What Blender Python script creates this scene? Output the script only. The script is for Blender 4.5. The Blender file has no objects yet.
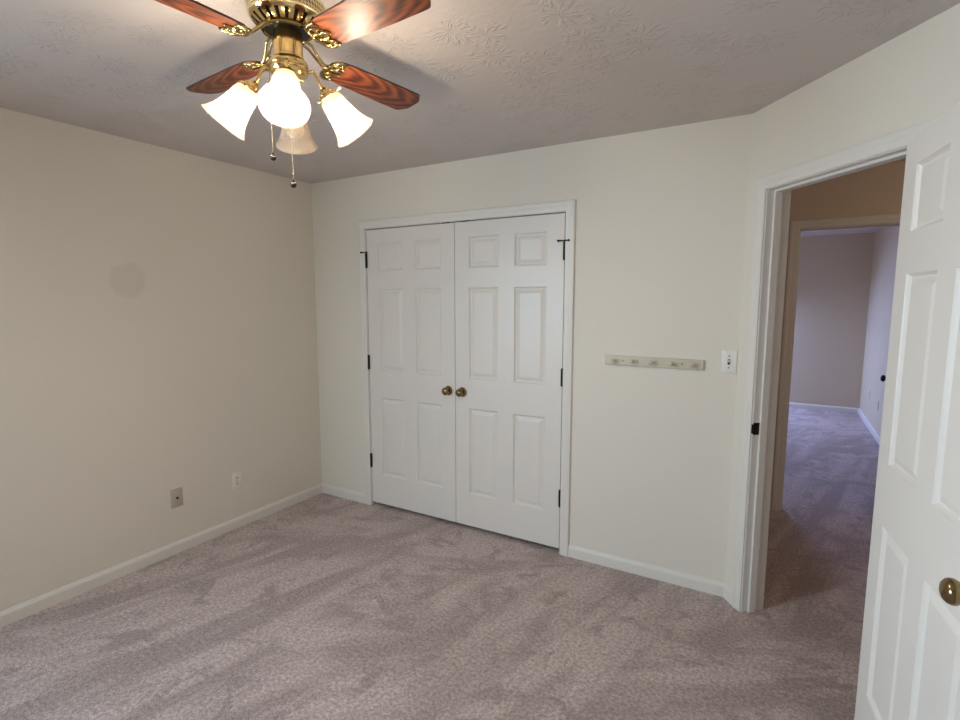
import bpy, bmesh, math, random
from mathutils import Vector, Matrix
random.seed(7)
S = bpy.context.scene
COL = S.collection
PI = math.pi

# ------------------------------------------------------------------ camera
CAM = Vector((3.1604, -2.882, 1.5634)); YAW = -0.5255; PITCH = -0.1166; FPX = 517.46
fw = Vector((math.sin(YAW)*math.cos(PITCH), math.cos(YAW)*math.cos(PITCH), math.sin(PITCH)))
rt = fw.cross(Vector((0, 0, 1))).normalized(); up = rt.cross(fw)
cd = bpy.data.cameras.new('camera'); cam = bpy.data.objects.new('camera', cd); COL.objects.link(cam)
cd.sensor_width = 36; cd.lens = FPX*36/960; cd.clip_start = 0.03
cam.matrix_world = Matrix(((rt.x, up.x, -fw.x, CAM.x), (rt.y, up.y, -fw.y, CAM.y), (rt.z, up.z, -fw.z, CAM.z), (0, 0, 0, 1)))
S.camera = cam

# ------------------------------------------------------------------ world, daylight, exposure
w = bpy.data.worlds.new('sky'); S.world = w; w.use_nodes = True
w.node_tree.nodes['Background'].inputs[0].default_value = (0.75, 0.87, 1.0, 1)
w.node_tree.nodes['Background'].inputs[1].default_value = 1.0
def area(name, loc, direction, sx, sy, power, col):
    l = bpy.data.lights.new(name, 'AREA'); l.shape = 'RECTANGLE'; l.size = sx; l.size_y = sy; l.energy = power; l.color = col
    o = bpy.data.objects.new(name, l); COL.objects.link(o); o.location = loc
    o.rotation_euler = Vector(direction).to_track_quat('-Z', 'Z').to_euler()
    return o
# daylight coming in through the bedroom window (behind the camera) and the far bedroom's window
area('daylight_bedroom_window', (0.02, -3.80, 1.42), (1, 0.95, -0.42), 1.15, 1.25, 55, (0.58, 0.80, 0.98)).data.spread = math.radians(125)
area('daylight_far_window', (2.0, 5.74, 1.42), (0.40, -1, -2.0), 1.4, 1.25, 125, (0.40, 0.55, 1.1))
# added warm fill light without a fixture, brightens the too dark hall walls
area('hall_fill_light', (4.75, 0.45, 2.40), (-0.5, 0.35, -1), 0.3, 0.3, 4.6, (1.0, 0.82, 0.62))
vs = S.view_settings
vs.view_transform = 'Standard'; vs.look = 'None'; vs.gamma = 1.0; vs.use_curve_mapping = False
vs.exposure = 0.0
BULB = 480.0
S.cycles.max_bounces = 12; S.cycles.diffuse_bounces = 6

# ------------------------------------------------------------------ geometry helpers
def box(bm, x0, x1, y0, y1, z0, z1, M=None):
    vs_ = [bm.verts.new((x, y, z)) for z in (z0, z1) for y in (y0, y1) for x in (x0, x1)]
    for f in ((0, 2, 3, 1), (4, 5, 7, 6), (0, 1, 5, 4), (2, 6, 7, 3), (0, 4, 6, 2), (1, 3, 7, 5)):
        bm.faces.new([vs_[i] for i in f])
    if M: bmesh.ops.transform(bm, matrix=M, verts=vs_)
    return vs_
def bevel_box(bm, x0, x1, y0, y1, z0, z1, r, seg=2, M=None):
    b = bmesh.new(); box(b, x0, x1, y0, y1, z0, z1)
    bmesh.ops.bevel(b, geom=b.edges[:], offset=r, segments=seg, profile=0.5, affect='EDGES')
    merge(bm, b, M)
def merge(bm, b, M=None):
    m = {}
    for v in b.verts: m[v] = bm.verts.new(M @ v.co if M else v.co)
    for f in b.faces:
        try: bm.faces.new([m[v] for v in f.verts])
        except ValueError: pass
    b.free()
def lathe(bm, prof, n=32, M=None, lobes=0, amp=0.0):
    """prof: (radius, height) pairs turned about z"""
    rings = []; new = []
    for r, h in prof:
        if r < 1e-6:
            v = bm.verts.new((0, 0, h)); rings.append([v]); new.append(v)
        else:
            ring = []
            for i in range(n):
                a = 2*PI*i/n; rr = r*(1+amp*math.cos(lobes*a)) if lobes else r
                v = bm.verts.new((rr*math.cos(a), rr*math.sin(a), h)); ring.append(v); new.append(v)
            rings.append(ring)
    for A, B in zip(rings, rings[1:]):
        for i in range(n):
            j = (i+1) % n
            if len(A) == 1 and len(B) == 1: continue
            if len(A) == 1: bm.faces.new((A[0], B[j], B[i]))
            elif len(B) == 1: bm.faces.new((A[i], A[j], B[0]))
            else: bm.faces.new((A[i], A[j], B[j], B[i]))
    if M: bmesh.ops.transform(bm, matrix=M, verts=new)
def tube(bm, pts, r, n=8, closed=False):
    pts = [Vector(p) for p in pts]; rings = []; m = len(pts)
    prev = None
    for k, p in enumerate(pts):
        if closed: t = (pts[(k+1) % m]-pts[k-1])
        else: t = pts[min(k+1, m-1)]-pts[max(k-1, 0)]
        t.normalize()
        a = Vector((0, 0, 1)) if prev is None else prev
        if abs(a.dot(t)) > 0.98: a = Vector((1, 0, 0))
        u = (a - t*a.dot(t)).normalized(); prev = u; v = t.cross(u)
        rr = r[k] if isinstance(r, (list, tuple)) else r
        rings.append([bm.verts.new(p+u*rr*math.cos(2*PI*i/n)+v*rr*math.sin(2*PI*i/n)) for i in range(n)])
    seq = list(zip(rings, rings[1:]))
    if closed: seq.append((rings[-1], rings[0]))
    for A, B in seq:
        for i in range(n):
            bm.faces.new((A[i], A[(i+1) % n], B[(i+1) % n], B[i]))
    if not closed:
        bm.faces.new(rings[0][::-1]); bm.faces.new(rings[-1])
def prism(bm, poly, z0, z1, M=None):
    a = [bm.verts.new((x, y, z0)) for x, y in poly]; b = [bm.verts.new((x, y, z1)) for x, y in poly]
    bm.faces.new(a[::-1]); bm.faces.new(b); n = len(poly)
    for i in range(n): bm.faces.new((a[i], a[(i+1) % n], b[(i+1) % n], b[i]))
    if M: bmesh.ops.transform(bm, matrix=M, verts=a+b)
def obj(name, bm, m, parent=None, smooth=False, angle=40, matrix=None):
    bmesh.ops.recalc_face_normals(bm, faces=bm.faces[:])
    me = bpy.data.meshes.new(name); bm.to_mesh(me); bm.free()
    for mm in (m if isinstance(m, (list, tuple)) else [m]): me.materials.append(mm)
    if smooth:
        me.polygons.foreach_set('use_smooth', [True]*len(me.polygons))
        me.set_sharp_from_angle(angle=math.radians(angle))
    o = bpy.data.objects.new(name, me); COL.objects.link(o)
    if parent: o.parent = parent
    if matrix: o.matrix_local = matrix
    return o
def tag(o, label, cat, group=None, kind=None):
    if label: o['label'] = label
    if cat: o['category'] = cat
    if group: o['group'] = group
    if kind: o['kind'] = kind
    return o
def struct(name, bm, m, label, cat, **k):
    return tag(obj(name, bm, m, **k), label, cat, kind='structure')
def empty(name, loc, rz=0):
    o = bpy.data.objects.new(name, None); COL.objects.link(o); o.location = loc; o.rotation_euler = (0, 0, rz); o.empty_display_size = 0.05
    return o
def dup(o, parent=None):
    c = o.copy(); COL.objects.link(c)
    if parent: c.parent = parent
    for ch in list(o.children): dup(ch, c)
    return c
def T(x, y, z): return Matrix.Translation((x, y, z))
def RZ(a): return Matrix.Rotation(a, 4, 'Z')
def RX(a): return Matrix.Rotation(a, 4, 'X')
def RY(a): return Matrix.Rotation(a, 4, 'Y')

# ------------------------------------------------------------------ materials
class NT:
    def __init__(s, name):
        s.m = bpy.data.materials.new(name); s.m.use_nodes = True; s.t = s.m.node_tree
        s.b = s.t.nodes['Principled BSDF']; s.out = s.t.nodes['Material Output']
        s._pos = None
    def n(s, kind, **k):
        nd = s.t.nodes.new(kind)
        for a, v in k.items():
            if a in nd.inputs.keys(): s.set(nd.inputs[a], v)
            else: setattr(nd, a, v)
        return nd
    def set(s, inp, v):
        if isinstance(v, bpy.types.NodeSocket): s.t.links.new(v, inp)
        else: inp.default_value = v
    def pos(s):
        if s._pos is None: s._pos = s.n('ShaderNodeTexCoord').outputs['Object']
        return s._pos
    def math(s, op, a, b=None, c=None, clamp=False):
        nd = s.n('ShaderNodeMath', operation=op); nd.use_clamp = clamp
        for i, v in enumerate((a, b, c)):
            if v is not None: s.set(nd.inputs[i], v)
        return nd.outputs[0]
    def noise(s, scale, detail=2, rough=0.5, vec=None, dist=0.0):
        nd = s.n('ShaderNodeTexNoise'); nd.inputs['Scale'].default_value = scale; nd.inputs['Detail'].default_value = detail
        nd.inputs['Roughness'].default_value = rough; nd.inputs['Distortion'].default_value = dist
        s.set(nd.inputs['Vector'], vec if vec is not None else s.pos()); return nd.outputs['Fac']
    def mapping(s, scale=(1, 1, 1), rot=(0, 0, 0), loc=(0, 0, 0), vec=None):
        nd = s.n('ShaderNodeMapping'); s.set(nd.inputs['Vector'], vec if vec is not None else s.pos())
        nd.inputs['Scale'].default_value = scale; nd.inputs['Rotation'].default_value = rot; nd.inputs['Location'].default_value = loc
        return nd.outputs[0]
    def ramp(s, fac, stops):
        nd = s.n('ShaderNodeValToRGB'); s.set(nd.inputs[0], fac); e = nd.color_ramp.elements
        while len(e) < len(stops): e.new(0.5)
        for el, (p_, c_) in zip(e, stops): el.position = p_; el.color = (*c_, 1) if len(c_) == 3 else c_
        return nd.outputs[0]
    def mix(s, fac, a, b, mode='MIX'):
        nd = s.n('ShaderNodeMix', data_type='RGBA', blend_type=mode)
        s.set(nd.inputs[0], fac)
        for i, v in ((6, a), (7, b)):
            s.set(nd.inputs[i], (*v, 1) if isinstance(v, tuple) and len(v) == 3 else v)
        return nd.outputs[2]
    def bump(s, h, strength=0.3, dist=0.01):
        nd = s.n('ShaderNodeBump'); nd.inputs['Strength'].default_value = strength; nd.inputs['Distance'].default_value = dist
        s.set(nd.inputs['Height'], h); s.t.links.new(nd.outputs[0], s.b.inputs['Normal']); return nd
    def base(s, col=None, rough=None, metal=None, spec=None):
        if col is not None: s.set(s.b.inputs['Base Color'], (*col, 1) if isinstance(col, tuple) and len(col) == 3 else col)
        if rough is not None: s.set(s.b.inputs['Roughness'], rough)
        if metal is not None: s.b.inputs['Metallic'].default_value = metal
        if spec is not None: s.b.inputs['Specular IOR Level'].default_value = spec
        return s
def plain(name, col, rough=0.5, metal=0.0, bump=None, spec=None, var=0.06):
    t = NT(name); f = t.noise(6, 3)
    c2 = tuple(max(0, c*(1-var)) for c in col)
    t.base(t.mix(f, col, c2), rough, metal, spec)
    if bump: t.bump(t.noise(bump[0], 2), bump[1], bump[2])
    return t.m

def wall_mat(name, col, blotch=None):
    t = NT(name)
    f = t.noise(1.3, 3)
    c = t.mix(f, col, tuple(x*0.965 for x in col))
    if blotch:
        d = t.n('ShaderNodeVectorMath', operation='DISTANCE'); t.set(d.inputs[0], t.pos()); d.inputs[1].default_value = blotch
        wob = t.math('ADD', d.outputs['Value'], t.math('MULTIPLY', t.math('SUBTRACT', t.noise(14, 2), 0.5), 0.05))
        mr = t.n('ShaderNodeMapRange'); mr.interpolation_type = 'SMOOTHSTEP'
        t.set(mr.inputs[0], wob); mr.inputs[1].default_value = 0.075; mr.inputs[2].default_value = 0.115
        mr.inputs[3].default_value = 0.65; mr.inputs[4].default_value = 0.0
        c = t.mix(mr.outputs[0], c, tuple(x*0.86 for x in col))
    t.base(c, 0.62, spec=0.3)
    t.bump(t.noise(160, 2), 0.12, 0.002)
    return t.m
WALLC = (0.815, 0.765, 0.675)
M_wall = wall_mat('wall_paint', WALLC)
M_wall_left = wall_mat('wall_paint_blotched', WALLC, blotch=(0.0, -1.343, 1.67))
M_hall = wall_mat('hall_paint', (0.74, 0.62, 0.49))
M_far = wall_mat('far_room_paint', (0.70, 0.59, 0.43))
M_trim = plain('trim_paint', (0.81, 0.775, 0.715), 0.38, bump=(60, 0.04, 0.002), var=0.03)
M_door = plain('door_paint', (0.82, 0.775, 0.72), 0.36, bump=(220, 0.06, 0.001), var=0.03)

def ceiling_mat():
    t = NT('brush_stomped_ceiling')
    warp = t.n('ShaderNodeTexNoise'); warp.inputs['Scale'].default_value = 6.0; t.set(warp.inputs['Vector'], t.pos())
    add = t.n('ShaderNodeVectorMath', operation='MULTIPLY_ADD'); t.set(add.inputs[0], warp.outputs['Color']); add.inputs[1].default_value = (0.05, 0.05, 0); t.set(add.inputs[2], t.pos())
    flat = t.mapping(scale=(1, 1, 0), vec=add.outputs[0])
    def layer(scale, off, freq):
        v = t.n('ShaderNodeTexVoronoi'); v.voronoi_dimensions = '2D'; v.inputs['Scale'].default_value = scale
        mp = t.mapping(loc=off, vec=flat); t.set(v.inputs['Vector'], mp)
        sub = t.n('ShaderNodeVectorMath', operation='SUBTRACT'); t.set(sub.inputs[0], mp); t.set(sub.inputs[1], v.outputs['Position'])
        sx = t.n('ShaderNodeSeparateXYZ'); t.set(sx.inputs[0], sub.outputs[0])
        ang = t.math('ARCTAN2', sx.outputs[1], sx.outputs[0])
        rad = t.n('ShaderNodeVectorMath', operation='LENGTH'); t.set(rad.inputs[0], sub.outputs[0]); r = rad.outputs['Value']
        cell = t.n('ShaderNodeSeparateColor'); t.set(cell.inputs[0], v.outputs['Color'])
        cv = t.n('ShaderNodeCombineXYZ'); t.set(cv.inputs[0], t.math('MULTIPLY', ang, freq)); t.set(cv.inputs[1], t.math('MULTIPLY', r, 22.0)); t.set(cv.inputs[2], t.math('MULTIPLY', cell.outputs[0], 50.0))
        nn = t.n('ShaderNodeTexNoise'); nn.inputs['Scale'].default_value = 1.0; nn.inputs['Detail'].default_value = 2; t.set(nn.inputs['Vector'], cv.outputs[0])
        st = t.ramp(nn.outputs['Fac'], [(0.50, (0, 0, 0)), (0.60, (1, 1, 1))])
        mr = t.n('ShaderNodeMapRange'); mr.interpolation_type = 'SMOOTHSTEP'; t.set(mr.inputs[0], r)
        mr.inputs[1].default_value = 0.05; mr.inputs[2].default_value = 0.105; mr.inputs[3].default_value = 1; mr.inputs[4].default_value = 0
        on = t.math('GREATER_THAN', cell.outputs[1], 0.45)
        return t.math('MULTIPLY', t.math('MULTIPLY', st, mr.outputs[0]), on)
    h = t.math('MAXIMUM', layer(5.2, (0, 0, 0), 3.6), layer(4.6, (3.1, 1.7, 0), 4.2))
    h = t.math('ADD', h, t.math('MULTIPLY', t.noise(45, 3), 0.35))
    h = t.math('ADD', h, t.math('MULTIPLY', t.noise(120, 2), 0.25))
    t.base(t.mix(t.noise(1.1, 2), (0.66, 0.60, 0.575), (0.62, 0.565, 0.545)), 0.8, spec=0.2)
    t.bump(h, 0.55, 0.006)
    return t.m
M_ceil = ceiling_mat()

def carpet_mat():
    t = NT('taupe_cut_pile_carpet')
    # pile laid one way or the other by vacuum passes and feet (brushed patches), over fine tufts
    st = t.noise(1.0, 3, 0.6, vec=t.mapping(scale=(6.0, 0.8, 1), vec=t.mapping(rot=(0, 0, math.radians(13)))), dist=0.55)
    st2 = t.noise(1.0, 3, 0.6, vec=t.mapping(scale=(4.4, 1.2, 1), loc=(3, 1, 0), vec=t.mapping(rot=(0, 0, math.radians(62)))), dist=0.8)
    sel = t.ramp(t.noise(0.9, 2), [(0.50, (0, 0, 0)), (0.62, (1, 1, 1))])
    lay = t.mix(sel, st, st2)
    foot = t.ramp(t.noise(5.5, 3, 0.6, dist=0.7), [(0.36, (0, 0, 0)), (0.46, (1, 1, 1))])
    c1 = t.mix(t.ramp(lay, [(0.40, (0, 0, 0)), (0.58, (1, 1, 1))]), (0.43, 0.335, 0.305), (0.72, 0.585, 0.550))
    c1 = t.mix(foot, (0.41, 0.315, 0.29), c1)
    c1 = t.mix(0.30, c1, t.mix(lay, (0.57, 0.45, 0.42), (0.62, 0.495, 0.465)))
    fine = t.noise(210, 3, 0.7)
    mid = t.noise(62, 3, 0.65)
    c2 = t.mix(t.ramp(fine, [(0.34, (0, 0, 0)), (0.66, (1, 1, 1))]), (0.50, 0.48, 0.47), (1.44, 1.44, 1.44))
    c3 = t.mix(t.ramp(mid, [(0.36, (0, 0, 0)), (0.62, (1, 1, 1))]), (0.70, 0.69, 0.68), (1.20, 1.20, 1.20))
    c = t.mix(1.0, c1, c2, 'MULTIPLY'); c = t.mix(1.0, c, c3, 'MULTIPLY')
    t.base(c, 0.95, spec=0.1)
    t.b.inputs['Sheen Weight'].default_value = 0.25; t.b.inputs['Sheen Roughness'].default_value = 0.6
    h = t.math('ADD', fine, t.math('MULTIPLY', mid, 0.8)); h = t.math('ADD', h, t.math('MULTIPLY', lay, 0.8))
    t.bump(h, 0.8, 0.012)
    return t.m
M_carpet = carpet_mat()

def brass_mat(name, col=(0.80, 0.60, 0.27), rough=0.16):
    t = NT(name); t.base(t.mix(t.noise(30, 3), col, tuple(c*0.82 for c in col)), t.math('ADD', t.math('MULTIPLY', t.noise(80, 2), 0.12), rough-0.05), 1.0)
    return t.m
M_brass = brass_mat('polished_brass')
M_chain = brass_mat('chain_brass', (0.42, 0.37, 0.28), 0.25)
M_bracket = brass_mat('bracket_brass', (0.50, 0.37, 0.17), 0.13)
M_ball = brass_mat('dark_chrome_ball', (0.11, 0.09, 0.08), 0.08)
M_knob = brass_mat('aged_brass_knob', (0.32, 0.23, 0.115), 0.14)
M_bronze = plain('dark_bronze', (0.035, 0.028, 0.024), 0.38, 0.8)
M_black = plain('black_enamel', (0.012, 0.011, 0.01), 0.4)
M_hole = plain('black_slot', (0.01, 0.01, 0.01), 0.8)
M_white_plastic = plain('white_plastic', (0.87, 0.84, 0.79), 0.35, var=0.02)
M_almond = plain('almond_plastic', (0.56, 0.49, 0.40), 0.4, var=0.04)
M_screw = plain('screw_steel', (0.22, 0.21, 0.19), 0.35, 0.9)
M_rack = plain('cream_painted_wood', (0.66, 0.60, 0.475), 0.45, bump=(40, 0.08, 0.002))
M_peg = plain('white_glazed_peg', (0.62, 0.58, 0.50), 0.25, var=0.03)

def band_mat():
    t = NT('perforated_brass_band')
    sx = t.n('ShaderNodeSeparateXYZ'); t.set(sx.inputs[0], t.pos())
    ang = t.math('ARCTAN2', sx.outputs[1], sx.outputs[0])
    zz = t.math('MULTIPLY', sx.outputs[2], 1/0.0125)
    row = t.math('FLOOR', zz); fz = t.math('FRACT', zz)
    skew = t.math('ADD', t.math('MULTIPLY', ang, 64/(2*PI)), t.math('MULTIPLY', t.math('ADD', fz, t.math('MULTIPLY', row, 0.5)), 0.9))
    fa = t.math('FRACT', t.math('ADD', skew, 100.0))
    m = t.math('MULTIPLY', t.math('MULTIPLY', t.math('GREATER_THAN', fa, 0.36), t.math('LESS_THAN', fa, 0.84)), t.math('MULTIPLY', t.math('GREATER_THAN', fz, 0.16), t.math('LESS_THAN', fz, 0.84)))
    zone = t.math('MULTIPLY', t.math('GREATER_THAN', sx.outputs[2], -0.0295), t.math('LESS_THAN', sx.outputs[2], -0.0045))
    m = t.math('MULTIPLY', m, zone)
    t.base(t.mix(m, (0.74, 0.62, 0.36), (0.02, 0.016, 0.01)), 0.34, 0.75)
    return t.m
def dish_mat():
    t = NT('slotted_brass_dish')
    sx = t.n('ShaderNodeSeparateXYZ'); t.set(sx.inputs[0], t.pos())
    ang = t.math('ARCTAN2', sx.outputs[1], sx.outputs[0])
    rr = t.math('SQRT', t.math('ADD', t.math('MULTIPLY', sx.outputs[0], sx.outputs[0]), t.math('MULTIPLY', sx.outputs[1], sx.outputs[1])))
    fa = t.math('FRACT', t.math('ADD', t.math('MULTIPLY', ang, 22/(2*PI)), 50.0))
    m = t.math('MULTIPLY', t.math('MULTIPLY', t.math('GREATER_THAN', fa, 0.3), t.math('LESS_THAN', fa, 0.72)), t.math('MULTIPLY', t.math('GREATER_THAN', rr, 0.073), t.math('LESS_THAN', rr, 0.100)))
    t.base(t.mix(m, (0.80, 0.62, 0.28), (0.012, 0.01, 0.008)), t.math('ADD', 0.12, t.math('MULTIPLY', m, 0.5)), 1.0)
    return t.m
M_band = band_mat(); M_dish = dish_mat()

def wood_mat():
    t = NT('cherry_oak_veneer')
    g = t.noise(1.0, 4, 0.65, vec=t.mapping(scale=(6, 150, 10)))
    g2 = t.noise(1.0, 3, 0.5, vec=t.mapping(scale=(1.6, 14, 4)), dist=0.8)
    cath = t.n('ShaderNodeTexWave', wave_type='RINGS', rings_direction='Z'); cath.inputs['Scale'].default_value = 8; cath.inputs['Distortion'].default_value = 3.5
    cath.inputs['Detail'].default_value = 2; cath.inputs['Detail Scale'].default_value = 1.2; t.set(cath.inputs['Vector'], t.mapping(scale=(0.55, 3.2, 1), loc=(0.05, 0.03, 0)))
    f = t.math('ADD', t.math('ADD', t.math('MULTIPLY', g, 0.45), t.math('MULTIPLY', g2, 0.30)), t.math('MULTIPLY', cath.outputs['Fac'], 0.25))
    c = t.ramp(f, [(0.30, (0.030, 0.006, 0.002)), (0.47, (0.15, 0.032, 0.010)), (0.66, (0.29, 0.076, 0.021))])
    t.base(c, 0.42); t.bump(g, 0.25, 0.002)
    t.b.inputs['Specular IOR Level'].default_value = 0.32; t.b.inputs['Coat Weight'].default_value = 0.2; t.b.inputs['Coat Roughness'].default_value = 0.36
    return t.m
M_wood = wood_mat()
M_wood_edge = plain('dark_blade_edge', (0.04, 0.012, 0.006), 0.4)

def shade_mat():
    t = NT('frosted_ribbed_glass')
    tl = t.n('ShaderNodeBsdfTranslucent'); tl.inputs[0].default_value = (0.13, 0.10, 0.06, 1)
    df = t.n('ShaderNodeBsdfDiffuse'); df.inputs[0].default_value = (0.50, 0.43, 0.38, 1)
    tr = t.n('ShaderNodeBsdfTransparent'); tr.inputs[0].default_value = (1.0, 0.95, 0.86, 1)
    gl = t.n('ShaderNodeBsdfGlossy'); gl.inputs[0].default_value = (1, 1, 1, 1); gl.inputs[1].default_value = 0.25
    ribs = t.n('ShaderNodeSeparateXYZ'); t.set(ribs.inputs[0], t.pos())
    ang = t.math('ARCTAN2', ribs.outputs[1], ribs.outputs[0])
    rb = t.math('SINE', t.math('MULTIPLY', ang, 48.0))
    bp = t.n('ShaderNodeBump'); bp.inputs['Strength'].default_value = 0.5; bp.inputs['Distance'].default_value = 0.002; t.set(bp.inputs['Height'], rb)
    for s_ in (tl, df, gl): t.set(s_.inputs['Normal'], bp.outputs[0])
    def mx(f, a, b):
        m = t.n('ShaderNodeMixShader'); t.set(m.inputs[0], f); t.set(m.inputs[1], a.outputs[0]); t.set(m.inputs[2], b.outputs[0]); return m
    body = mx(0.4, tl, df); body = mx(0.56, body, tr); body = mx(0.05, body, gl)
    t.t.links.new(body.outputs[0], t.out.inputs['Surface'])
    return t.m
M_shade = shade_mat()
def emit_mat(name, col, s_):
    t = NT(name); t.base((0.9, 0.88, 0.82), 0.3); t.b.inputs['Emission Color'].default_value = (*col, 1); t.b.inputs['Emission Strength'].default_value = s_
    return t.m
M_bulb = emit_mat('lit_bulb', (1.0, 0.94, 0.88), BULB)
M_bulb_off = plain('unlit_bulb', (0.78, 0.76, 0.70), 0.3)
def glass_mat():
    t = NT('window_glass'); tr = t.n('ShaderNodeBsdfTransparent'); gl = t.n('ShaderNodeBsdfGlossy'); gl.inputs[1].default_value = 0.02
    fr = t.n('ShaderNodeFresnel'); m = t.n('ShaderNodeMixShader'); t.set(m.inputs[0], fr.outputs[0]); t.set(m.inputs[1], tr.outputs[0]); t.set(m.inputs[2], gl.outputs[0])
    t.t.links.new(m.outputs[0], t.out.inputs['Surface']); return t.m
M_glass = glass_mat()

# ------------------------------------------------------------------ plan of the place
H = 2.44
W = 2.987                                   # back wall length
TH = 0.9021                                 # the angled wall's turn
d = Vector((math.cos(TH), -math.sin(TH), 0)); nv = Vector((-math.sin(TH), -math.cos(TH), 0))   # along / into the room
AW = Matrix(((d.x, -nv.x, 0, W), (d.y, -nv.y, 0, 0), (0, 0, 1, 0), (0, 0, 0, 1)))              # local x along wall, -y into the room
XR = 3.68; SEND = (XR-W)/d.x; YA = d.y*SEND
XC1, XC2, HC = 0.5365, 2.0577, 2.064        # closet opening
SA1, SA2, HA = 0.141, 0.915, 2.062          # bedroom doorway along the angled wall
YF = -4.85; WT = 0.115
HX1, HX2, HH, YH = 3.24, 4.00, 2.05, 1.43   # doorway across the hall
FX0, FX1, FY1 = 0.60, 4.17, 5.80            # far bedroom

# floor and ceiling
bm = bmesh.new(); box(bm, -0.15, 5.3, YF-0.15, FY1+0.15, -0.06, 0)
struct('floor', bm, M_carpet, 'taupe cut-pile carpet covering the whole floor', 'floor')
bm = bmesh.new(); box(bm, -0.15, 5.3, YF-0.15, FY1+0.15, H, H+0.06)
struct('ceiling', bm, M_ceil, 'off-white brush-textured ceiling', 'ceiling')
# walls
WY1, WY2, WZ1, WZ2 = -4.42, -3.18, 0.75, 2.08
bm = bmesh.new(); box(bm, -0.115, 0, WY2, WT, 0, H); box(bm, -0.115, 0, YF-0.1, WY1, 0, H); box(bm, -0.115, 0, WY1, WY2, 0, WZ1); box(bm, -0.115, 0, WY1, WY2, WZ2, H)
struct('wall_left', bm, M_wall_left, 'plain cream wall on the left with a faint round blotch', 'wall')
bm = bmesh.new()
box(bm, 0, XC1-0.018, 0, WT, 0, H); box(bm, XC2+0.018, W+0.06, 0, WT, 0, H); box(bm, XC1-0.018, XC2+0.018, 0, WT, HC+0.018, H)
struct('wall_back', bm, M_wall, 'cream back wall holding the double closet doors', 'wall')
bm = bmesh.new()
box(bm, 0, SA1-0.018, 0, WT, 0, H); box(bm, SA2+0.018, SEND+0.08, 0, WT, 0, H); box(bm, SA1-0.018, SA2+0.018, 0, WT, HA+0.018, H)
struct('wall_angled', bm, M_wall, 'short cream wall turned at an angle with the open doorway', 'wall', matrix=AW)
bm = bmesh.new(); box(bm, XR, XR+WT, YF-0.1, YA, 0, H)
struct('wall_right', bm, M_wall, 'cream wall behind the open white door', 'wall')
bm = bmesh.new(); box(bm, 0, XR, YF-0.1, YF, 0, H)
struct('wall_front', bm, M_wall, 'cream wall opposite the closet', 'wall')
def window(name, M, w_, z0, z1, label):
    b = bmesh.new(); t_ = 0.05
    for a in ((0, t_, z0, z1), (w_-t_, w_, z0, z1), (t_, w_-t_, z0, z0+t_), (t_, w_-t_, z1-t_, z1), (t_, w_-t_, (z0+z1)/2-0.02, (z0+z1)/2+0.02)):
        box(b, a[0], a[1], 0.03, 0.08, a[2], a[3])
    o = struct(name, b, M_trim, label, 'window', matrix=M)
    b = bmesh.new(); box(b, t_, w_-t_, 0.054, 0.058, z0+t_, z1-t_); obj('window_pane', b, M_glass, o)
    return o
window('window_1', T(0, WY1, 0) @ RZ(PI/2), WY2-WY1, WZ1, WZ2, 'white framed bedroom window letting in daylight')
# closet interior
bm = bmesh.new()
box(bm, 0.0, 2.75, 0.72, 0.80, 0, H); box(bm, 2.67, 2.75, WT, 0.72, 0, H); box(bm, -0.115, 0, WT, 0.80, 0, H)
struct('wall_closet', bm, M_wall, 'plain wall inside the closet behind the closed doors', 'wall')
# hall
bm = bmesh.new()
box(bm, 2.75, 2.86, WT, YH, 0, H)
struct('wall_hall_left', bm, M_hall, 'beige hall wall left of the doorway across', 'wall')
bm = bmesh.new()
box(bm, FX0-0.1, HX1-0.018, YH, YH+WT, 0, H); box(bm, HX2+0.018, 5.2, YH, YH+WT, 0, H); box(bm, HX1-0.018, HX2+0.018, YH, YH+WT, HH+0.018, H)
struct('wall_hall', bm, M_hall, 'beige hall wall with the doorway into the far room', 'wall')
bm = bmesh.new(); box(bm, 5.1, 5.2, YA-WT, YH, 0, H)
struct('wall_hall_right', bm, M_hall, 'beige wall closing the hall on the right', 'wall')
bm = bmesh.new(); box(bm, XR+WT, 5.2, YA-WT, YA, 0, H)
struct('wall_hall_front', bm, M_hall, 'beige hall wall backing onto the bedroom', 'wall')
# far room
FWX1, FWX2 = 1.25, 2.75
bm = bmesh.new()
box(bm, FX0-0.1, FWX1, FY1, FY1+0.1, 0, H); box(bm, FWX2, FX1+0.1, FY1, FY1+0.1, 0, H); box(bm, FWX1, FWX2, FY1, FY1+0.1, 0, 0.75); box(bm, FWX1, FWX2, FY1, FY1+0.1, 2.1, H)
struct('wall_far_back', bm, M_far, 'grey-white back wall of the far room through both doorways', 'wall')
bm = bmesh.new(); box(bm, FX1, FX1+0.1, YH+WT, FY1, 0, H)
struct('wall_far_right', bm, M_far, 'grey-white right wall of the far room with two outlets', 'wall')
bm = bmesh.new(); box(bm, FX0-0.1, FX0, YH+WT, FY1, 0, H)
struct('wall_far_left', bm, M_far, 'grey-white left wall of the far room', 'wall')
window('window_2', T(FWX1, FY1, 0), FWX2-FWX1, 0.75, 2.1, 'white framed window of the far room')

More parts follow.
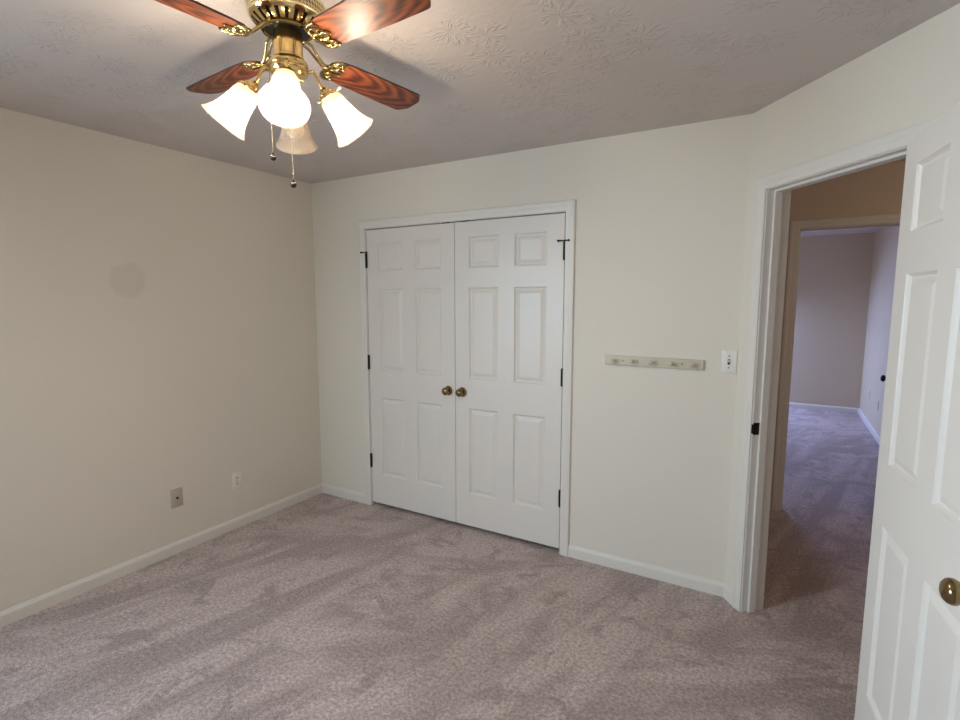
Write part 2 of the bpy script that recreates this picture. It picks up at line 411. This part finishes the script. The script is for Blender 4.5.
# ------------------------------------------------------------------ trim: casings, jambs, baseboards
CAS = [(0.004, 0), (0.004, 0.009), (0.010, 0.0115), (0.022, 0.0125), (0.032, 0.0125), (0.037, 0.016), (0.050, 0.0175), (0.058, 0.0155), (0.061, 0.011), (0.061, 0)]
def casing(bm, x1, x2, h, M=None):
    """door casing against y=0, standing out towards -y"""
    cols = []
    for (w_, t_) in CAS:
        cols.append([bm.verts.new(c) for c in ((x1-w_, -t_, 0), (x1-w_, -t_, h+w_), (x2+w_, -t_, h+w_), (x2+w_, -t_, 0))])
    for A, B in zip(cols, cols[1:]):
        for i in range(3): bm.faces.new((A[i], A[i+1], B[i+1], B[i]))
    bm.faces.new([c[0] for c in cols]); bm.faces.new([c[3] for c in cols][::-1])
    if M: bmesh.ops.transform(bm, matrix=M, verts=[v for c in cols for v in c])
def jamb(bm, x1, x2, h, y0, y1, stop=None):
    box(bm, x1-0.018, x1, y0, y1, 0, h+0.018); box(bm, x2, x2+0.018, y0, y1, 0, h+0.018); box(bm, x1, x2, y0, y1, h, h+0.018)
    if stop:
        a, b = stop
        box(bm, x1, x1+0.011, a, b, 0, h); box(bm, x2-0.011, x2, a, b, 0, h); box(bm, x1+0.011, x2-0.011, a, b, h-0.011, h)
bm = bmesh.new(); casing(bm, XC1, XC2, HC); jamb(bm, XC1, XC2, HC, -0.001, WT, (0.042, 0.075))
struct('trim_1', bm, M_trim, 'white moulded casing around the double closet doors', 'door casing', smooth=True, angle=30)
bm = bmesh.new(); casing(bm, SA1, SA2, HA); jamb(bm, SA1, SA2, HA, -0.001, WT+0.001, (0.034, 0.068))
casing(bm, SA1, SA2, HA, T(SA1+SA2, WT, 0) @ RZ(PI))
tr2 = struct('trim_2', bm, M_trim, 'white casing and jamb of the open bedroom doorway', 'door casing', smooth=True, angle=30, matrix=AW)
bm = bmesh.new(); casing(bm, HX1, HX2, HH, T(0, YH, 0)); jamb(bm, HX1, HX2, HH, YH-0.001, YH+WT+0.001, (YH+0.04, YH+0.075))
struct('trim_3', bm, M_trim, 'casing of the doorway across the hall', 'door casing', smooth=True, angle=30)
# strike plate on the bedroom door's latch jamb
bm = bmesh.new(); box(bm, SA1-0.001, SA1+0.0016, 0.002, 0.033, 0.913, 0.972)
tube(bm, [(SA1-0.0005, -0.0005+0.003*k*0, 0.92+0.009*k) for k in range(6)], 0.0032, 6)
box(bm, SA1-0.006, SA1+0.0016, -0.0045, 0.003, 0.921, 0.965)
sp = obj('strike_plate', bm, M_bronze, tr2); sp['label'] = 'dark bronze strike plate'
bm = bmesh.new(); box(bm, SA1+0.0012, SA1+0.0022, 0.011, 0.024, 0.931, 0.953); obj('latch_hole', bm, M_hole, sp)

BPROF = [(0, 0), (0.013, 0), (0.013, 0.052), (0.011, 0.060), (0.007, 0.066), (0.005, 0.072), (0, 0.074)]
def baseboard(name, a, b, side, label):
    """runs from a to b, standing out to the given side normal"""
    a = Vector((*a, 0)); b = Vector((*b, 0)); n_ = Vector((*side, 0)).normalized(); bm = bmesh.new()
    A = [bm.verts.new(a+n_*t_+Vector((0, 0, z))) for t_, z in BPROF]; B = [bm.verts.new(b+n_*t_+Vector((0, 0, z))) for t_, z in BPROF]
    for i in range(len(A)-1): bm.faces.new((A[i], B[i], B[i+1], A[i+1]))
    bm.faces.new((A[-1], B[-1], B[0], A[0])); bm.faces.new(A); bm.faces.new(B[::-1])
    return struct(name, bm, M_trim, label, 'baseboard')
baseboard('baseboard_left', (0, YF), (0, 0), (1, 0), 'white baseboard along the left wall')
baseboard('baseboard_back', (0.0, 0), (XC1-0.061, 0), (0, -1), 'short white baseboard between the corner and closet')
baseboard('baseboard_back.001', (XC2+0.061, 0), (W, 0), (0, -1), 'white baseboard under the peg rack and switch')
p0 = Vector((W, 0, 0)); q0 = p0+d*(SA1-0.061); q1 = p0+d*(SA2+0.061); q2 = p0+d*SEND
baseboard('baseboard_angled', (p0.x, p0.y), (q0.x, q0.y), (nv.x, nv.y), 'tiny white baseboard piece beside the bedroom doorway')
baseboard('baseboard_angled.001', (q1.x, q1.y), (q2.x, q2.y), (nv.x, nv.y), 'white baseboard behind the open bedroom door')
baseboard('baseboard_right', (XR, YA), (XR, YF), (-1, 0), 'white baseboard along the right wall')
baseboard('baseboard_front', (0, YF), (XR, YF), (0, 1), 'white baseboard under the bedroom window')
baseboard('baseboard_hall', (2.86, YH), (HX1-0.061, YH), (0, -1), 'baseboard in the hall left of the far doorway')
baseboard('baseboard_far_back', (FX0, FY1), (FX1, FY1), (0, -1), 'white baseboard on the far room back wall')
baseboard('baseboard_far_right', (FX1, YH+WT), (FX1, FY1), (-1, 0), 'white baseboard on the far room right wall')

# ------------------------------------------------------------------ doors
ROWS = [(0.255, 0.845), (1.045, 1.64), (1.765, 1.96)]
def panel_face(bm, w_, z0, z1, st, mu, y, sgn):
    """moulded six-panel face at plane y; sgn=+1 recesses towards +y"""
    pw = (w_-2*st-mu)/2
    xs = [0, st, st+pw, st+pw+mu, w_-st, w_]; zs = [z0]+[v for r_ in ROWS for v in r_]+[z1]
    g = {}
    def V(x, z, dp=0.0):
        k = (round(x, 5), round(z, 5), round(dp, 5))
        if k not in g: g[k] = bm.verts.new((x, y+sgn*dp, z))
        return g[k]
    steps = [(0, 0), (0.003, 0.0045), (0.010, 0.0115), (0.015, 0.0120), (0.036, 0.0040), (0.039, 0.0034)]
    for i in range(5):
        for j in range(len(zs)-1):
            xa, xb, za, zb = xs[i], xs[i+1], zs[j], zs[j+1]
            if i in (1, 3) and j in (1, 3, 5):
                prev = None
                for ins, dp in steps:
                    ring = [V(xa+ins, za+ins, dp), V(xb-ins, za+ins, dp), V(xb-ins, zb-ins, dp), V(xa+ins, zb-ins, dp)]
                    if prev:
                        for k in range(4): bm.faces.new((prev[k], prev[(k+1) % 4], ring[(k+1) % 4], ring[k]))
                    prev = ring
                bm.faces.new(prev)
            else:
                bm.faces.new((V(xa, za), V(xb, za), V(xb, zb), V(xa, zb)))
    return xs, zs
def door_slab(w_, z0, z1, st, mu, th=0.035):
    bm = bmesh.new()
    panel_face(bm, w_, z0, z1, st, mu, 0, 1); panel_face(bm, w_, z0, z1, st, mu, th, -1)
    # edges of the slab
    for c in (((0, 0, z0), (0, th, z0), (0, th, z1), (0, 0, z1)), ((w_, 0, z0), (w_, 0, z1), (w_, th, z1), (w_, th, z0)),
              ((0, 0, z1), (w_, 0, z1), (w_, th, z1), (0, th, z1)), ((0, 0, z0), (0, th, z0), (w_, th, z0), (w_, 0, z0))):
        bm.faces.new([bm.verts.new(v) for v in c])
    return bm
KNOB = [(0.0, -0.056), (0.010, -0.0555), (0.018, -0.053), (0.0245, -0.047), (0.0268, -0.040), (0.0262, -0.034), (0.021, -0.027), (0.013, -0.022), (0.0105, -0.018), (0.0105, -0.012), (0.017, -0.0095), (0.027, -0.007), (0.0315, -0.0035), (0.0325, 0.0)]
EGG = [(0.0, -0.062), (0.010, -0.0612), (0.019, -0.058), (0.0255, -0.052), (0.0282, -0.0455), (0.0285, -0.041), (0.0272, -0.036), (0.025, -0.034), (0.024, -0.030), (0.014, -0.024), (0.0105, -0.018), (0.0105, -0.011), (0.02, -0.009), (0.029, -0.006), (0.0325, -0.002), (0.033, 0.0)]
def knob(name, parent, loc, prof, flip=False, mat=None):
    """axis along local -y (or +y when flipped)"""
    bm = bmesh.new(); lathe(bm, prof, 32, RX(-PI/2) if not flip else RX(PI/2))
    return obj(name, bm, mat or M_knob, parent, True, 50, T(*loc))
def hinge(parent, x, y, zc, stop=0, side=1):
    bm = bmesh.new(); h = 0.051
    for k in range(5):
        z0 = zc-h+k*2*h/5
        lathe(bm, [(0, z0+0.0005), (0.0066, z0+0.0005), (0.0066, z0+2*h/5-0.0005), (0, z0+2*h/5-0.0005)], 12, T(x, y, 0))
    lathe(bm, [(0, zc-h-0.005), (0.004, zc-h-0.004), (0.005, zc-h), (0.005, zc+h), (0.004, zc+h+0.004), (0, zc+h+0.006)], 12, T(x, y, 0))
    box(bm, x-0.009, x+0.009, y+0.002, y+0.0065, zc-h, zc+h)
    o = obj('hinge', bm, M_bronze, parent, True, 35); o['label'] = 'dark bronze hinge'
    if stop:
        b = bmesh.new(); z = zc+h+0.006
        lathe(b, [(0, z-0.003), (0.011, z-0.003), (0.011, z+0.004), (0, z+0.004)], 14, T(x, y, 0))
        dd = -side if stop == 2 else side            # long padded arm; the other arm is short
        a1 = (x+dd*0.008, y-0.004, z); a2 = (x+dd*0.034, y-0.016, z)
        tube(b, [a1, a2], 0.0042, 8); tube(b, [a2, (a2[0], a2[1]+0.014, z)], [0.0068, 0.0068], 10)
        if stop == 2:
            a3 = (x+side*0.030, y-0.014, z); tube(b, [(x+side*0.006, y-0.002, z), a3], 0.0042, 8); tube(b, [a3, (a3[0], a3[1]+0.012, z)], 0.0065, 10)
        else:
            a3 = (x-side*0.016, y-0.008, z); tube(b, [(x-side*0.006, y-0.002, z), a3], 0.0042, 8)
        s_ = obj('pin_stop', b, M_bronze, o, True, 40)
    return o
DW = 0.7542
def closet_door(name, x0, hinge_right, label):
    o = struct(name, door_slab(DW, 0.030, HC-0.0075, 0.107, 0.112), M_door, label, 'door', matrix=T(x0, 0.003, 0))
    knob('door_knob', o, ((0.053 if hinge_right else DW-0.053), 0, 0.950), KNOB)['label'] = 'round brass knob'
    hx = DW+0.003 if hinge_right else -0.0015
    for zc, st_ in ((1.843, 2 if hinge_right else 1), (1.102, 0), (0.354, 0)): hinge(o, hx, -0.0085, zc, st_, 1 if hinge_right else -1)
    bx = 0.075 if hinge_right else DW-0.075
    bm = bmesh.new(); box(bm, bx-0.024, bx+0.024, 0.0, 0.022, HC-0.0074, HC-0.0006); obj('ball_catch', bm, M_bronze, o)
    return o
closet_door('door_1', XC1+0.003, False, 'left leaf of the white six-panel closet doors, hinged by the corner')
closet_door('door_2', XC2-0.0055-DW, True, 'right leaf of the white six-panel closet doors, hinged beside the peg rack')

# bedroom door, swung open into the room beside the camera
AL = 1.452; BW = 0.77
a_ = Vector((math.cos(AL), -math.sin(AL), 0)); b_ = Vector((-math.sin(AL), -math.cos(AL), 0))     # along the leaf / out of its visible face
DM = Matrix(((a_.x, -b_.x, 0, 3.468), (a_.y, -b_.y, 0, -0.772), (0, 0, 1, 0), (0, 0, 0, 1)))
d3 = struct('door_3', door_slab(BW, 0.018, 2.045, 0.10, 0.11), M_door, 'white six-panel bedroom door standing open at the right edge', 'door', matrix=DM)
knob('door_knob', d3, (BW-0.062, 0, 0.945), EGG)['label'] = 'oval brass knob facing the room'
knob('door_knob', d3, (BW-0.062, 0.035, 0.945), KNOB, True)
bm = bmesh.new(); box(bm, BW-0.0005, BW+0.001, 0.005, 0.030, 0.917, 0.973); obj('latch_plate', bm, M_bronze, d3)
for zc in (1.84, 1.06, 0.30): hinge(d3, -0.004, 0.038, zc)
# far room door, open against the side
d4 = struct('door_4', door_slab(0.755, 0.018, 2.04, 0.10, 0.11), M_door, 'white door standing open inside the far room', 'door', matrix=Matrix(((0, 1, 0, 3.93), (1, 0, 0, YH+WT+0.012), (0, 0, 1, 0), (0, 0, 0, 1))))
k_ = knob('door_knob', d4, (0.755-0.066, 0, 0.94), KNOB, mat=M_bronze); k_['label'] = 'dark door knob'

# ------------------------------------------------------------------ wall fittings
def plate(bm, w_, h_, t_=0.0065): bevel_box(bm, -w_/2, w_/2, -t_, 0, -h_/2, h_/2, 0.0022, 2)
def screw(bm, x, z, y, r=0.0036): lathe(bm, [(r, y), (r*0.9, y-0.0012), (0, y-0.0014)], 10, T(x, 0, z) @ RX(0)) if False else tube(bm, [(x, y, z), (x, y-0.0014, z)], r, 10)
# light switch
sw = empty('light_switch', (2.946, 0, 1.250)); tag(sw, 'white toggle light switch on the back wall next to the doorway', 'light switch')
bm = bmesh.new(); plate(bm, 0.070, 0.116); obj('cover_plate', bm, M_white_plastic, sw, True, 40)
bm = bmesh.new(); box(bm, -0.0056, 0.0056, -0.0072, -0.004, -0.0135, 0.0135); obj('toggle_slot', bm, M_hole, sw)
bm = bmesh.new(); b2 = bmesh.new(); box(b2, -0.0045, 0.0045, -0.022, -0.003, -0.005, 0.005)
for v in b2.verts:
    if v.co.y < -0.02: v.co.x *= 0.75; v.co.z = v.co.z*0.7+0.008
merge(bm, b2); obj('toggle', bm, M_white_plastic, sw)
for z in (0.030, -0.030):
    bm = bmesh.new(); screw(bm, 0, z, -0.006); obj('screw', bm, M_screw, sw)
# duplex outlets
def outlet(loc, rz, label, group=None):
    o = empty('wall_outlet', loc, rz); tag(o, label, 'outlet', group)
    bm = bmesh.new(); plate(bm, 0.070, 0.115); obj('cover_plate', bm, M_white_plastic, o, True, 40)
    for zc in (0.0195, -0.0195):
        bm = bmesh.new(); poly = []
        for k in range(24):
            a = 2*PI*k/24; poly.append((0.0172*math.cos(a), max(-0.0135, min(0.0135, 0.0172*math.sin(a)))))
        prism(bm, poly, 0.005, 0.0085, RX(PI/2)); r_ = obj('receptacle', bm, M_white_plastic, o, matrix=T(0, 0, zc))
        bm = bmesh.new()
        box(bm, -0.0086, -0.0050, -0.0091, -0.008, -0.002, 0.0085); box(bm, 0.0050, 0.0086, -0.0091, -0.008, -0.001, 0.0080)
        tube(bm, [(0, -0.008, -0.0065), (0, -0.0091, -0.0075)], 0.0034, 10); obj('slots', bm, M_hole, r_)
    bm = bmesh.new(); screw(bm, 0, 0, -0.006, 0.003); obj('screw', bm, M_screw, o)
    return o
outlet((0, -0.757, 0.332), PI/2, 'white double outlet low on the left wall, nearer the corner')
outlet((FX1, 5.07, 0.378), -PI/2, 'outlet low on the far room right wall, nearer its back corner')
outlet((FX1, 4.365, 0.378), -PI/2, 'outlet low on the far room right wall, nearer its open door')
# coax plate
cx = empty('cable_plate', (0, -1.163, 0.348), PI/2); tag(cx, 'almond wall plate with a dark cable jack, low on the left wall', 'wall plate')
bm = bmesh.new(); plate(bm, 0.072, 0.116); obj('cover_plate', bm, M_almond, cx, True, 40)
bm = bmesh.new(); tube(bm, [(0, -0.005, 0), (0, -0.0085, 0)], 0.0085, 6); tube(bm, [(0, -0.005, 0), (0, -0.015, 0)], 0.0048, 12)
o = obj('cable_jack', bm, M_black, cx, True, 40); o['label'] = 'black cable jack'
for z in (0.042, -0.042):
    bm = bmesh.new(); screw(bm, 0, z, -0.006, 0.003); obj('screw', bm, M_almond, cx)
# peg rack
pr = empty('peg_rack', (2.572, 0, 1.2255)); tag(pr, 'cream wooden rack with five pegs on the back wall right of the closet', 'peg rack')
bm = bmesh.new(); b2 = bmesh.new(); box(b2, -0.258, 0.258, -0.017, 0, -0.0265, 0.0265)
ed = [e for e in b2.edges if all(v.co.y < -0.01 for v in e.verts)]
bmesh.ops.bevel(b2, geom=ed, offset=0.005, segments=3, profile=0.5, affect='EDGES'); merge(bm, b2)
obj('board', bm, M_rack, pr, True, 50)
PEG = [(0.0075, -0.017), (0.0062, -0.021), (0.0055, -0.032), (0.0065, -0.040), (0.0105, -0.045), (0.0122, -0.050), (0.0108, -0.055), (0.006, -0.0585), (0, -0.0595)]
peg0 = None
for x in (-0.206, -0.103, 0.0, 0.103, 0.206):
    if peg0 is None:
        bm = bmesh.new(); lathe(bm, PEG, 20, RX(-PI/2)); peg0 = obj('peg', bm, M_peg, pr, True, 60)
        peg0.matrix_local = T(x, 0, -0.003) @ RX(math.radians(-5)); peg0['label'] = 'white rounded peg'
    else:
        c = peg0.copy(); COL.objects.link(c); c.matrix_local = T(x, 0, -0.003) @ RX(math.radians(-5))
for x in (-0.155, 0.155):
    bm = bmesh.new(); tube(bm, [(x, -0.0165, 0.001), (x, -0.0182, 0.001)], 0.0042, 12); obj('screw', bm, M_screw, pr)

# ------------------------------------------------------------------ ceiling fan
FX, FY = 1.814, -1.725
fan = empty('ceiling_fan', (FX, FY, H)); tag(fan, 'brass ceiling fan with four cherry wood blades and a four-shade light kit', 'ceiling fan')
bm = bmesh.new()
lathe(bm, [(0, 0), (0.116, 0), (0.117, -0.002), (0.113, -0.004), (0.109, -0.030), (0.1105, -0.031), (0.1105, -0.0355), (0.108, -0.037), (0.105, -0.037)], 64)
obj('motor_housing', bm, M_band, fan, True, 40)
bm = bmesh.new()
lathe(bm, [(0.107, -0.036), (0.106, -0.039), (0.098, -0.049), (0.086, -0.058), (0.076, -0.064), (0.070, -0.066), (0.02, -0.066)], 64)
obj('vent_dish', bm, M_dish, fan, True, 50)
bm = bmesh.new(); lathe(bm, [(0.0, -0.065), (0.062, -0.065), (0.065, -0.067), (0.065, -0.072), (0.03, -0.074), (0, -0.074)], 48)
rot = obj('rotor', bm, M_black, fan, True, 40); rot['label'] = 'black rotor disc'
bm = bmesh.new(); lathe(bm, [(0.063, -0.066), (0.070, -0.066), (0.074, -0.070), (0.073, -0.075), (0.067, -0.076), (0.064, -0.073), (0.063, -0.066)], 48)
obj('rotor_rim', bm, M_bracket, rot, True, 50)
bm = bmesh.new(); lathe(bm, [(0.0, -0.072), (0.040, -0.072), (0.0425, -0.075), (0.0425, -0.142), (0.045, -0.144), (0.045, -0.150), (0.03, -0.152), (0, -0.152)], 40)
sh = obj('switch_housing', bm, M_brass, fan, True, 40)
bm = bmesh.new(); box(bm, -0.0435, -0.0415, -0.004, 0.004, -0.132, -0.108); obj('reverse_switch', bm, M_black, sh, matrix=RZ(math.radians(-20)))
bm = bmesh.new(); lathe(bm, [(0.0, -0.150), (0.046, -0.152), (0.054, -0.158), (0.057, -0.166), (0.0575, -0.172), (0.054, -0.176), (0.056, -0.180), (0.056, -0.188), (0.050, -0.197), (0.036, -0.206), (0.020, -0.212), (0.012, -0.217), (0.010, -0.224), (0.0125, -0.229), (0.010, -0.236), (0, -0.239)], 40)
obj('light_fitter', bm, M_brass, fan, True, 50)
# blades and brackets, modelled along +x
def blade_outline():
    p = []
    r0 = 0.142
    hw0, hw1 = 0.052, 0.063
    for k in range(9):                         # rounded root, going from -y to +y
        a = PI/2 + PI*k/8; p.append((r0+0.040+0.040*math.cos(a)*1.0, hw0*0.99*math.sin(a)))
    side = [(0.22, -0.0555), (0.32, -0.059), (0.42, -0.062), (0.512, -hw1), (0.524, -0.0605), (0.547, -0.034), (0.550, -0.028)]
    p += side + [(x, -y) for x, y in side[::-1]]
    return p
bm = bmesh.new(); prism(bm, blade_outline(), -0.003, 0.003)
bmesh.ops.recalc_face_normals(bm, faces=bm.faces[:])
me_edge = [f for f in bm.faces if abs(f.normal.z) < 0.5]
for f in bm.faces: f.material_index = 0
for f in me_edge: f.material_index = 1
blade0 = obj('blade', bm, [M_wood, M_wood_edge], fan); blade0['label'] = 'cherry wood blade with clipped corners'
bm = bmesh.new()
# arm: two strands from the rotor out to the blade, spreading into a scrolled plate under the blade root
tz = -0.0065
for s_ in (-1, 1):
    tube(bm, [(0.062, s_*0.010, 0.049), (0.086, s_*0.010, 0.042), (0.108, s_*0.006, 0.016), (0.126, s_*0.006, 0.000), (0.142, s_*0.012, tz)], 0.0042, 8)
    tube(bm, [(0.140, s_*0.010, tz), (0.142, s_*0.030, tz), (0.152, s_*0.047, tz), (0.172, s_*0.053, tz), (0.192, s_*0.050, tz), (0.205, s_*0.053, tz)], [0.005, 0.006, 0.006, 0.0055, 0.005, 0.003], 8)
    tube(bm, [(0.146+0.02+0.017*math.cos(a), s_*0.026+0.013*math.sin(a), tz-0.001) for a in [2*PI*k/14 for k in range(14)]], 0.0034, 6, True)
    tube(bm, [(0.190+0.012*math.cos(a), s_*0.036+0.010*math.sin(a), tz-0.001) for a in [2*PI*k/12 for k in range(12)]], 0.003, 6, True)
    lathe(bm, [(0, -0.005), (0.005, -0.004), (0.006, 0.0), (0.006, 0.003)], 10, T(0.190, s_*0.036, tz))
tube(bm, [(0.150+0.035+0.033*math.cos(a), 0.012*math.sin(a), tz-0.001) for a in [2*PI*k/18 for k in range(18)]], 0.0034, 6, True)
lathe(bm, [(0, -0.005), (0.005, -0.004), (0.006, 0.0), (0.006, 0.003)], 10, T(0.215, 0, tz))
tube(bm, [(0.138, -0.012, tz), (0.134, 0, tz), (0.138, 0.012, tz)], 0.006, 8)
prism(bm, [(0.136, -0.014), (0.148, -0.036), (0.166, -0.045), (0.182, -0.040), (0.190, -0.022), (0.206, -0.012), (0.224, 0), (0.206, 0.012), (0.190, 0.022), (0.182, 0.040), (0.166, 0.045), (0.148, 0.036), (0.136, 0.014)], tz+0.001, tz+0.0035)
for v in bm.verts:
    if v.co.x > 0.14: v.co.x = 0.14+(v.co.x-0.14)*0.74; v.co.y *= 0.93
brk0 = obj('blade_bracket', bm, M_bracket, fan, True, 60); brk0['label'] = 'scrolled brass blade bracket'
A0 = -0.103; PT = -0.199
for k in range(4):
    a = A0+k*PI/2
    M = RZ(a) @ T(0, 0, 2.318-H) @ RX(PT)
    bl = blade0 if k == 0 else blade0.copy(); br = brk0 if k == 0 else brk0.copy()
    for o in (bl, br):
        if k: COL.objects.link(o)
    bl.matrix_local = M
    br.matrix_local = M
# light kit: arm > cup, screws, shade, bulb, modelled along +x
NR, NZ, MR, MZ = 0.117, 2.189-H, 0.193, 2.091-H
ax = Vector((MR-NR, 0, MZ-NZ)); LN = ax.length; ax.normalize()
tilt = math.atan2(ax.x, -ax.z)                  # from straight down, outwards
LM = T(NR, 0, NZ) @ RY(-tilt) @ RX(PI)          # local +z runs from neck to mouth
SH_OUT = [(0.026, -0.004), (0.031, 0.000), (0.0365, 0.008), (0.0385, 0.02), (0.0395, 0.036), (0.042, 0.055), (0.046, 0.075), (0.0525, 0.095), (0.0605, 0.112), (0.069, LN)]
SH = SH_OUT+[(0.0685, LN+0.0018)]+[(r-0.0028, h+0.001) for r, h in SH_OUT[::-1]]
AZ = math.radians(-45.3)
for k in range(4):
    a = AZ+k*PI/2; R = RZ(a)
    nk = Vector((NR, 0, NZ)); b0 = nk-ax*0.030
    pts = []
    P0, P1, P2, P3 = Vector((0.050, 0, -0.186)), Vector((0.080, 0, -0.160)), b0-ax*0.035, b0
    for i in range(13):
        t_ = i/12; pts.append(P0*(1-t_)**3+P1*3*t_*(1-t_)**2+P2*3*t_*t_*(1-t_)+P3*t_**3)
    bm = bmesh.new(); tube(bm, pts, 0.0048, 10)
    arm = obj('light_arm', bm, M_brass, fan, True, 60, R)
    bm = bmesh.new()
    lathe(bm, [(0, -0.034), (0.010, -0.033), (0.013, -0.028), (0.017, -0.024), (0.018, -0.014), (0.028, -0.010), (0.033, -0.006), (0.0335, 0.002), (0.0315, 0.003), (0.030, -0.002), (0.012, -0.006), (0, -0.006)], 32)
    for j in range(8):
        aa = 2*PI*j/8; lathe(bm, [(0, -0.020), (0.0032, -0.018), (0.004, -0.013), (0.0035, -0.008), (0, -0.006)], 8, T(0.0225*math.cos(aa), 0.0225*math.sin(aa), 0))
    obj('socket_cup', bm, M_brass, arm, True, 50, LM)
    for j in range(3):
        aa = 2*PI*j/3+0.5; e = Vector((math.cos(aa), math.sin(aa), 0)); bm = bmesh.new()
        tube(bm, [e*0.030+Vector((0, 0, -0.002)), e*0.044+Vector((0, 0, -0.002))], [0.0018, 0.0018], 8)
        tube(bm, [e*0.043+Vector((0, 0, -0.002)), e*0.049+Vector((0, 0, -0.002))], 0.0042, 10)
        obj('thumb_screw', bm, M_brass, arm, True, 50, LM)
    bm = bmesh.new(); lathe(bm, SH, 96, lobes=32, amp=0.006)
    s_ = obj('glass_shade', bm, M_shade, arm, True, 70, LM); s_['label'] = 'unlit frosted bell shade' if k == 2 else 'glowing frosted bell shade'
    bm = bmesh.new(); lathe(bm, [(0.0, 0.098), (0.013, 0.096), (0.023, 0.089), (0.0285, 0.079), (0.0295, 0.070), (0.027, 0.058), (0.0195, 0.044), (0.013, 0.034), (0.0125, 0.004), (0, 0.0)], 16)
    for f in bm.faces:
        if f.calc_center_median().z < 0.040: f.material_index = 1      # screw base of the bulb
    obj('bulb', bm, [M_bulb_off if k == 2 else M_bulb, M_brass], arm, True, 80, LM)
# pull chains
for (px, py, z0, z1, lab) in ((-0.0525, -0.0305, -0.140, 2.012-H, 'shorter pull chain with ball'), (0.006, -0.006, -0.236, 1.928-H, 'longer pull chain with ball')):
    bm = bmesh.new(); n_ = int((z0-z1)/0.0042)
    if lab.startswith('short'): tube(bm, [(px*0.68, py*0.68, z0), (px*0.92, py*0.92, z0-0.001), (px, py, z0-0.008)], 0.0014, 6)
    for i in range(n_):
        z = z0-(0.006 if lab.startswith('short') else 0)-i*0.0042
        if z < z1: break
        lathe(bm, [(0, -0.0021), (0.0012, -0.001), (0.0014, 0), (0.0012, 0.001), (0, 0.0021)], 6, T(px, py, z))
    c = obj('pull_chain', bm, M_chain, fan, True, 80); c['label'] = lab
    bm = bmesh.new(); R0 = 0.0095
    lathe(bm, [(0, R0+0.006), (0.003, R0+0.005), (0.0032, R0-0.001)]+[(R0*math.sin(t_), R0*math.cos(t_)) for t_ in [0.35+(PI-0.35)*i/10 for i in range(10)]]+[(0, -R0)], 20, T(px, py, z1-R0))
    obj('pull_ball', bm, M_ball, c, True, 60)
